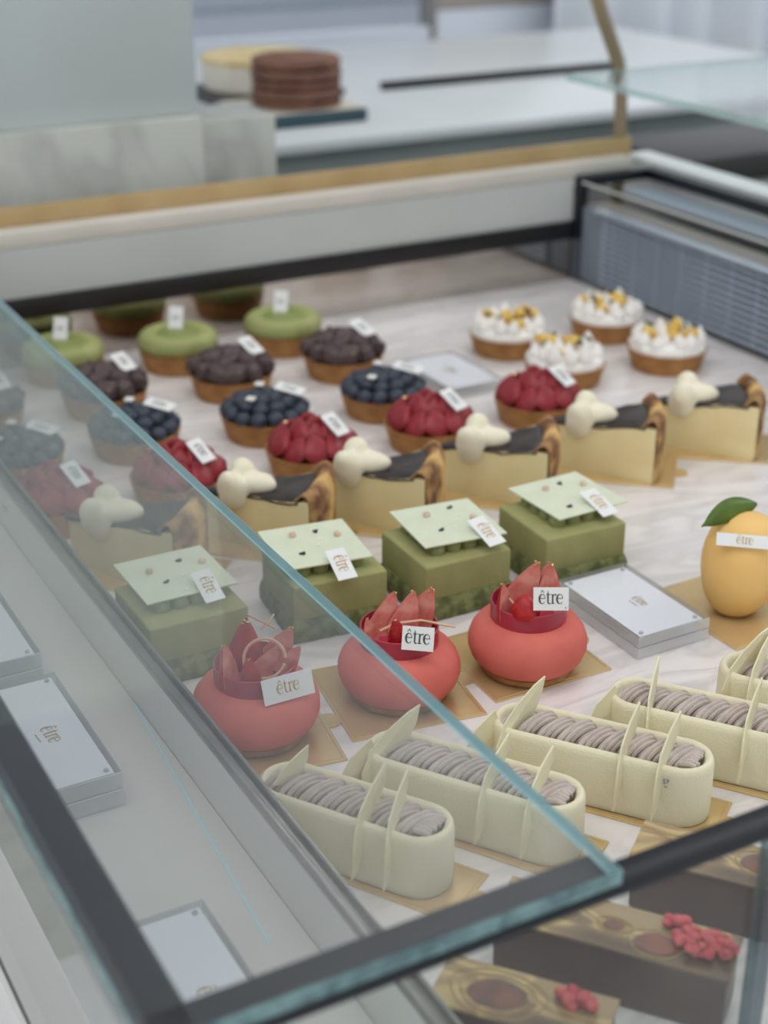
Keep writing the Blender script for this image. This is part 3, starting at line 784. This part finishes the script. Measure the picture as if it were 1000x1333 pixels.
cheeses = [
 ('burnt cheesecake slice nearest the steel lip, wholly under the lid', (.3200, .8860), -60, 'gold board under the cheesecake slice nearest the steel lip'),
 ('burnt cheesecake slice crossed by the cyan lid edge', (.4230, .8850), -60, 'gold board under the cheesecake slice crossed by the lid edge'),
 ('burnt cheesecake slice behind the third matcha cake from the lip', (.5160, .8810), -59, 'gold board under the cheesecake slice behind the third matcha cake'),
 ('burnt cheesecake slice behind the matcha cake nearest the sign block', (.6240, .8800), -57, 'gold board under the cheesecake slice behind the last matcha cake'),
 ('burnt cheesecake slice on open marble behind the sign, second from the end', (.7292, .8816), -57, 'gold board under the second cheesecake slice from the far right end'),
 ('burnt cheesecake slice at the end of its row, farthest from the lip', (.8345, .8800), -54, 'gold board under the last cheesecake slice, farthest from the lip'),
]
for i, (lab, c, a, b) in enumerate(cheeses):
    cheesecake(lab, c, a, i+1)
    ar = D(a)+CA*.5; rr = CR*.57
    tp = (c[0]-CR*math.cos(D(a)), c[1]-CR*math.sin(D(a)))
    board(b, (tp[0]+rr*math.cos(ar)-.006*math.sin(D(a))*-1*0, tp[1]+rr*math.sin(ar)), .112, .066, D(a)+CA*.5-D(4))

# ------------------------------------------------------------------ small round tarts
SH = [(.0325, 0), (.0335, .0004), (.0385, .019), (.0390, .0205), (.0378, .0208), (.0365, .0200), (.0355, .0185), (.002, .0185)]
sh = obj('tart_shell', lathe(bmesh.new(), SH, 40), M['shell']); SHELL = sh.data; bpy.data.objects.remove(sh)
def child(name, mesh, parent, mt=None, label=None):
    o = bpy.data.objects.new(name, mesh); COL.objects.link(o); o.parent = parent
    if mt is not None: o.matrix_local = mt
    if label: o['label'] = label
    return o
def mesh_of(bm, m):
    o = obj('m', bm, m); me = o.data; bpy.data.objects.remove(o); return me
def leaf_bits(t, pts):
    for (x, y, z) in pts:
        bm = bmesh.new(); ball(bm, (x, y, z), .0026, 1, (1, .7, .35), Matrix.Rotation(x*200, 3, 'Z')); obj('gold_leaf', bm, M['gold_leaf'], t, smooth=False)

def tmat(x, y, z, rz=0, rx=0, ry=0, s=(1, 1, 1)):
    return Matrix.Translation((x, y, z)) @ Matrix.Rotation(rz, 4, 'Z') @ Matrix.Rotation(ry, 4, 'Y') @ Matrix.Rotation(rx, 4, 'X') @ Matrix.Diagonal((*s, 1))

# red berry tart
bm = bmesh.new(); ball(bm, (0, 0, 0), .0135, 3, (1.0, .36, 1.0))
for v in bm.verts:
    v.co.z *= 1-.35*abs(v.co.x/.0135)**1.5
    v.co.x *= 1-.30*max(0, v.co.z/.0135)
SLICE = mesh_of(bm, M['berry_red'])
def red_tart(t):
    child('tart_shell', SHELL, t)
    for i in range(10):
        a = 2*PI*i/10
        child('strawberry_slice', SLICE, t, tmat(.0285*math.cos(a), .0285*math.sin(a), .027+.002*(i % 2), a-PI/2+.5*math.sin(i*1.9), D(38)))
    for i in range(6):
        a = 2*PI*i/6+.3
        child('strawberry_slice', SLICE, t, tmat(.0150*math.cos(a), .0150*math.sin(a), .033+.002*(i % 2), a-PI/2, D(22)))
    child('strawberry_slice', SLICE, t, tmat(.001, .001, .0345, .4, 0))
    leaf_bits(t, [(.012, -.012, .0455), (-.018, .012, .042)])
    card(t, .024, .0130, (.0120, -.0190, .0450), (.25, -.90, -.50), (.95, .25, .1), 'grey', .005)
# blueberry tart
bm = bmesh.new(); ball(bm, (0, 0, 0), .0078, 2, (1, 1, .92)); BERRY = mesh_of(bm, M['blueberry'])
def flower(c, n=4, r=.0026):
    bm = bmesh.new()
    for i in range(n):
        a = 2*PI*i/n; ball(bm, (c[0]+.0026*math.cos(a), c[1]+.0026*math.sin(a), c[2]), r, 1, (1, 1, .6))
    return bm
def blue_tart(t):
    child('tart_shell', SHELL, t)
    for n, rr, z in ((14, .0320, .0245), (9, .0205, .0300), (4, .0085, .0330)):
        for i in range(n):
            a = 2*PI*i/n+n
            child('blueberry', BERRY, t, tmat(rr*math.cos(a), rr*math.sin(a), z+.001*math.sin(i*2.1), i))
    for c in ((-.017, -.010, .0395), (.002, .014, .0420)):
        obj('white_blossom', flower(c), M['meringue'], t)
    card(t, .026, .0130, (.0215, -.0070, .0410), (.62, -.75, -.12), (.75, .62, .15), 'grey', .005)
# chocolate tart
bm = bmesh.new(); ball(bm, (0, 0, 0), .0125, 3, (1.15, .62, .85))
for v in bm.verts: v.co *= 1+.22*noise.noise(v.co*170)+.12*noise.noise(v.co*420)
BLOB = mesh_of(bm, M['choc'])
def choc_tart(t):
    child('tart_shell', SHELL, t)
    for n, rr, z in ((10, .0280, .0270), (6, .0150, .0330), (2, .004, .0355)):
        for i in range(n):
            a = 2*PI*i/n+n*.7
            child('chocolate_swirl', BLOB, t, tmat(rr*math.cos(a), rr*math.sin(a), z, a*1.7+n, .3, .3*math.sin(i*2.3)))
    leaf_bits(t, [(-.006, -.0330, .032), (-.026, .006, .037)])
    card(t, .028, .0135, (.0185, -.0050, .0455), (.12, -.95, -.28), (.97, .15, .1), 'grey', .005)
# pistachio tart
bm = bmesh.new(); lathe(bm, [(.0335, .0190), (.0376, .022), (.0388, .0275), (.0378, .0325), (.0335, .0362), (.0280, .0372), (.0235, .0362), (.0215, .0345)], 80, wob=lambda a, z: 1+.014*math.cos(26*a), cap0=False, cap1=False); PIS = mesh_of(bm, M['pistachio'])
bm = bmesh.new(); lathe(bm, [(.0220, .0345), (.0190, .0352), (.010, .0366), (.001, .0370)], 32); PISW = mesh_of(bm, M['pistachio_deep'])
bm = bmesh.new()
for k in range(5): tube(bm, [(-.010+.004*k, -.033+.0015*k, .034), (-.009+.004*k, 0, .0385), (-.008+.004*k, .031, .035)], .0024, 6)
def pist_tart(t):
    child('tart_shell', SHELL, t); child('pistachio_ring', PIS, t); child('pistachio_filling', PISW, t)
    leaf_bits(t, [(.009, -.031, .0335)])
    card(t, .014, .022, (.003, .010, .0460), (.8, -.6, 0), (.25, .35, 1), 'grey', .003)
# lemon meringue tart
bm = bmesh.new(); lathe(bm, [(.0062, 0), (.0070, .002), (.0068, .0055), (.0048, .0095), (.0022, .0125), (.0004, .0150)], 16, wob=lambda a, z: 1+.04*math.cos(6*a)); KISS = mesh_of(bm, M['meringue'])
bm = box(-.0052, .0052, -.0044, .0044, -.0036, .0036, bev=.0011); CIT = mesh_of(bm, M['citrus'])
bm = bmesh.new(); ball(bm, (0, 0, 0), .0026, 1, (1.3, .8, .9)); HERB = mesh_of(bm, M['herb'])
bm = bmesh.new(); lathe(bm, [(.0350, .0185), (.0374, .0205), (.0372, .0250), (.034, .0275), (.02, .0285), (.001, .0285)], 40, wob=lambda a, z: 1+.02*math.cos(13*a)); MBED = mesh_of(bm, M['meringue'])
def lemon_tart(t, seed=0):
    rnd = random.Random(seed)
    child('tart_shell', SHELL, t); child('meringue_bed', MBED, t)
    for n, rr in ((12, .0300), (7, .0180), (3, .007)):
        for i in range(n):
            a = 2*PI*i/n+rnd.random()*.3
            if rnd.random() < .62 or rr > .028:
                s = rnd.uniform(.75, 1.1); child('meringue_kiss', KISS, t, tmat(rr*math.cos(a), rr*math.sin(a), .0268, a, 0, 0, (s, s, s*rnd.uniform(.7, 1.15))))
            else: child('citrus_piece', CIT, t, tmat(rr*math.cos(a), rr*math.sin(a), .0335, rnd.random()*3, .4, .3))
    for i in range(5):
        a = rnd.random()*6.28; rr = rnd.uniform(.008, .028); child('citrus_piece', CIT, t, tmat(rr*math.cos(a), rr*math.sin(a), .0385, rnd.random()*3, .5, .4))
    for i in range(6):
        a = rnd.random()*6.28; rr = rnd.uniform(.012, .03); child('herb_sprig', HERB, t, tmat(rr*math.cos(a), rr*math.sin(a), .0405, rnd.random()*3))

def row(fn, name, cat, group, items):
    first = None
    for (x, y, lab) in items:
        if first is None:
            first = thing(name, lab, cat, (x, y, .0003), 0, group); fn(first)
        else: dup(first, (x, y, .0003), 0, lab, group)
row(red_tart, 'strawberry_tart', 'tart', 'red strawberry tarts', [
 (.2860, 1.0460, 'red berry tart by the steel lip, dulled by the lid glass'), (.3860, 1.0430, 'red berry tart crossed by the cyan lid edge'),
 (.5030, 1.0430, 'red berry tart in the open just right of the lid edge'), (.6165, 1.0460, 'red berry tart behind the fourth cheesecake slice'),
 (.7310, 1.0510, 'red berry tart in front of the lemon meringue tarts')])
row(blue_tart, 'blueberry_tart', 'tart', 'dark blueberry tarts', [
 (.2860, 1.1480, 'blueberry tart by the steel lip, under the lid glass'), (.3890, 1.1520, 'blueberry tart crossed by the cyan lid edge'),
 (.5020, 1.1340, 'blueberry tart with white blossom, between two chocolate tarts in front'), (.6190, 1.1330, 'blueberry tart next to the flat clear sign')])
row(choc_tart, 'chocolate_tart', 'tart', 'dark brown chocolate tarts', [
 (.2860, 1.2620, 'chocolate tart by the steel lip, under the lid glass'), (.3985, 1.2570, 'chocolate tart just right of the cyan lid edge'),
 (.5180, 1.2440, 'chocolate tart third from the steel lip'), (.6340, 1.2420, 'chocolate tart last in its row, next to bare marble')])
row(pist_tart, 'pistachio_tart', 'tart', 'green pistachio tarts', [
 (.3935, 1.3600, 'green pistachio tart crossed by the cyan lid edge'), (.5030, 1.3390, 'green pistachio tart in the middle of the back row'),
 (.6160, 1.3390, 'green pistachio tart last in the back row, by bare marble')])
for i, (x, y, lab) in enumerate([(.8110, 1.2230, 'lemon meringue tart nearest the chocolate tarts'), (.9290, 1.2170, 'lemon meringue tart in the back corner by the vent grille'),
     (.8100, 1.1220, 'lemon meringue tart right behind the last red berry tart'), (.9230, 1.1100, 'lemon meringue tart nearest the last cheesecake slice')]):
    t = thing('lemon_meringue_tart', lab, 'tart', (x, y, .0003), 0, 'white lemon meringue tarts'); lemon_tart(t, i+3)

# ------------------------------------------------------------------ chocolate log cakes
def log_cake(label, near_start, ang, L, knots, bits, W=.0295, Hh=.0320):
    t = thing('chocolate_log', label, 'cake', (near_start[0], near_start[1], 0.0004), D(ang), 'chocolate log cakes with wood grain tops')
    obj('log_body', box(0, L, 0, W, 0, Hh-.0015, bev=.0016, seg=3), M['choc_dark'], t)
    obj('veneer_top', box(-.0012, L+.0012, -.0012, W+.0012, Hh-.0014, Hh+.0002, bev=.0003, seg=1), M['veneer'], t, smooth=False)['label'] = 'pale wood grain chocolate top'
    for (x, y, rx, ry, ring) in knots:
        bm = bmesh.new()
        for k in range(2 if ring else 1):
            n = 36; q = 1+.28*k
            tube(bm, [(x+rx*1.28*q*math.cos(2*PI*i/n)*(1+.08*math.sin(3*2*PI*i/n)), y+ry*1.28*q*math.sin(2*PI*i/n), Hh+.0003) for i in range(n+1) if abs(y+ry*1.28*q*math.sin(2*PI*i/n)-W/2) < W/2], .0004, 5)
        obj('knot_ring', bm, M['ring_gold'], t)
        bm = bmesh.new(); n = 28
        prism(bm, [(x+rx*math.cos(2*PI*i/n)*(1+.1*math.sin(2*2*PI*i/n)), min(W-.0006, max(.0006, y+ry*math.sin(2*PI*i/n)))) for i in range(n)], Hh+.0001, Hh+.0005)
        obj('knot', bm, M['knot'], t, smooth=False)
    for (x, y, n, spread) in bits:
        bm = bmesh.new(); rnd = random.Random(int(x*1e4))
        for i in range(n):
            a = rnd.random()*6.28; rr = spread*math.sqrt(rnd.random())
            ball(bm, (x+rr*1.5*math.cos(a), min(W+.001, max(-.0005, y+rr*math.sin(a))), Hh+.0016+rnd.random()*.004), rnd.uniform(.0016, .0032), 2, (1.2, 1, .9))
        obj('red_crumble', bm, M['coral_bits'], t)
    return t
log_cake('chocolate log nearest the steel lip with a big dark knot', (.2590, .4330), -51, .075, [(.026, .0135, .0130, .0090, True)], [(.060, .022, 16, .006)])
log_cake('chocolate log in the middle of the three with a small knot', (.3125, .4660), -52, .108, [(.053, .015, .0050, .0034, True), (.074, .010, .010, .007, False)], [(.094, .016, 40, .009), (.079, .0262, 7, .003)])
log_cake('chocolate log farthest from the lip with a plain brown end', (.3960, .4715), -52, .110, [(.060, .017, .010, .0075, False)], [(.098, .016, 14, .007)])

# ------------------------------------------------------------------ things beyond the case
nc = thing('neighbouring_counter', 'white service counter beyond the case with grey green front', 'counter', (0, 0, 0))
obj('counter_top', box(.55, 1.95, 1.82, 2.60, .085, .10, bev=.003), M['counter'], nc)
obj('counter_body', box(.57, 1.93, 1.84, 2.58, -.85, .085), M['counter_front'], nc)
o = obj('back_rail', box(1.165, 1.62, 2.13, 2.145, .10, .112, bev=.001), M['black'], nc); o['label'] = 'dark rail'
gs = thing('glass_shelf', 'clear glass shelf with turquoise edge fixed to the brass post', 'shelf', (0, 0, 0))
bm = box(1.018, 1.75, .95, 1.436, .2220, .2295); bm.normal_update()
for f in bm.faces:
    if abs(f.normal.z) < .9: f.material_index = 1
obj('shelf_pane', bm, None, gs, smooth=False, mats=[M['shelf_glass'], M['edge_pale']])
mb = thing('marble_block', 'pale marble upstand behind the brass strip, left of the counter', 'upstand', (0, 0, 0))
obj('block_body', box(-.3, .626, 1.55, 1.62, -.85, .198, bev=.003), M['marble_grey'], mb)
mb = thing('marble_block', 'lower marble upstand at the end of the taller one', 'upstand', (0, 0, 0))
obj('block_body', box(.632, .735, 1.60, 1.70, -.85, .183, bev=.003), M['marble_grey'], mb)
fp = thing('frosted_panel', 'tall grey green panel standing on the marble upstand', 'panel', (0, 0, 0))
obj('panel_sheet', box(-.3, .628, 1.57, 1.585, .1985, .75), M['frost'], fp)
# cakes on the far counter
tr = thing('cake_tray', 'dark teal tray under the brown layered cake', 'tray', (0, 0, 0))
obj('tray_body', box(.852, 1.022, 1.915, 2.06, .1003, .1185, bev=.003), M['box_teal'], tr)
obj('tray_lining', box(.855, 1.019, 1.918, 2.057, .1186, .1196), M['cake_white'], tr)
bc = thing('brown_layer_cake', 'brown layered cake on the dark teal tray', 'cake', (.945, 1.985, .1197))
for k in range(5):
    bm = bmesh.new(); lathe(bm, [(.0585, k*.0132), (.0630+.002*(k % 2), k*.0132+.003), (.0630, k*.0132+.010), (.059, k*.0132+.0129)], 40)
    obj('cake_layer', bm, M['macaron'], bc)
wc = thing('white_cake', 'white cake with golden top on a dark board behind the brown cake', 'cake', (.985, 2.20, .1003))
obj('cake_board_base', box(-.11, .11, -.075, .075, 0, .010, bev=.002), M['dark_slab'], wc)
bm = bmesh.new(); lathe(bm, [(.085, .0102), (.088, .013), (.088, .052), (.084, .056)], 40); obj('cake_body', bm, M['cake_white'], wc)
bm = bmesh.new(); lathe(bm, [(.0885, .050), (.0895, .052), (.0885, .0585), (.082, .060), (.001, .060)], 40); obj('golden_topping', bm, M['biscuit_top'], wc)
sl = thing('charcoal_tray', 'charcoal tray right of the case beyond the white ledge', 'tray', (0, 0, 0))
obj('tray_body', box(1.27, 1.66, 1.52, 1.70, .056, .09, bev=.003), M['dark_slab'], sl)
sl = thing('grey_worktop', 'grey worktop running along the service side of the case', 'worktop', (0, 0, 0))
obj('worktop_slab', box(1.20, 2.2, .2, 1.80, .0, .055), M['mid_slab'], sl)
obj('worktop_body', box(1.24, 2.15, .25, 1.75, -.85, 0), M['white_case'], sl)
# white drape at the far right
bm = bmesh.new(); V = []
for i in range(61):
    x = 2.05+1.3*i/60; y = 2.95+.035*math.sin(i*.9)+.02*math.sin(i*.37)
    V.append((bm.verts.new((x, y, -.8)), bm.verts.new((x, y, 1.2))))
for a, b in zip(V, V[1:]): bm.faces.new((a[0], b[0], b[1], a[1]))
o = obj('white_drape', bm, M['curtain']); md = o.modifiers.new('thick', 'SOLIDIFY'); md.thickness = .004
tag(o, 'white hanging drape at the far right behind the glass shelf', 'drape')
wp = thing('white_partition', 'white low partition behind the far counter', 'partition', (0, 0, 0))
obj('partition_panel', box(.3, 1.785, 3.05, 3.10, -.85, .060), M['wall_white'], wp)
obj('partition_panel', box(1.80, 2.20, 3.05, 3.10, -.85, .092), M['wall_white'], wp)
obj('upper_panel', box(1.80, 2.20, 3.05, 3.10, .0925, .62), M['wall_taupe'], wp)['label'] = 'taupe upper panel'
obj('edge_post', box(1.785, 1.80, 3.045, 3.10, -.85, .62), M['mid_slab'], wp)['label'] = 'grey upright between the panels'

# ------------------------------------------------------------------ light
w = bpy.data.worlds.new('World'); SC.world = w; w.use_nodes = True
bg = w.node_tree.nodes['Background']; bg.inputs['Color'].default_value = (.90, .95, 1.0, 1); bg.inputs['Strength'].default_value = .95
def area(name, loc, target, sx, sy, power, col=(1, .97, .93)):
    l = bpy.data.lights.new(name, 'AREA'); l.shape = 'RECTANGLE'; l.size = sx; l.size_y = sy; l.energy = power; l.color = col
    o = bpy.data.objects.new(name, l); COL.objects.link(o); o.location = loc
    o.rotation_euler = (Vector(target)-Vector(loc)).to_track_quat('-Z', 'Y').to_euler()
    return o
area('unseen_lamp', (.1, .3, 2.3), (.4, .7, 0), 3.2, 1.8, 36)
area('unseen_lamp', (1.9, 2.2, 2.3), (2.0, 3.9, 0), 1.6, .8, 26)  # added out of view to brighten the far wall, drape and counter
area('unseen_lamp', (3.6, 1.2, 2.2), (1.2, 1.2, 0), 1.4, 2.0, 30)

# ------------------------------------------------------------------ camera
f, H = 1976.0, .495
pitch = math.atan(911/f); yaw = math.atan(1190/math.hypot(f, 911))
cd = bpy.data.cameras.new('camera'); cam = bpy.data.objects.new('camera', cd); COL.objects.link(cam)
cam.location = (0, 0, H); cam.rotation_euler = (PI/2-pitch, 0, -yaw)
cd.sensor_fit = 'VERTICAL'; cd.sensor_height = 36; cd.lens = f*36/1333
cd.clip_start = .01; cd.clip_end = 50
cd.dof.use_dof = True; cd.dof.focus_distance = .86; cd.dof.aperture_fstop = 5.9
SC.camera = cam
SC.view_settings.view_transform = 'Standard'; SC.view_settings.look = 'None'
SC.view_settings.exposure = 0.0; SC.view_settings.gamma = 1.0; SC.view_settings.use_curve_mapping = False
SC.cycles.use_denoising = True
SC.cycles.max_bounces = 12; SC.cycles.transparent_max_bounces = 24; SC.cycles.caustics_reflective = False
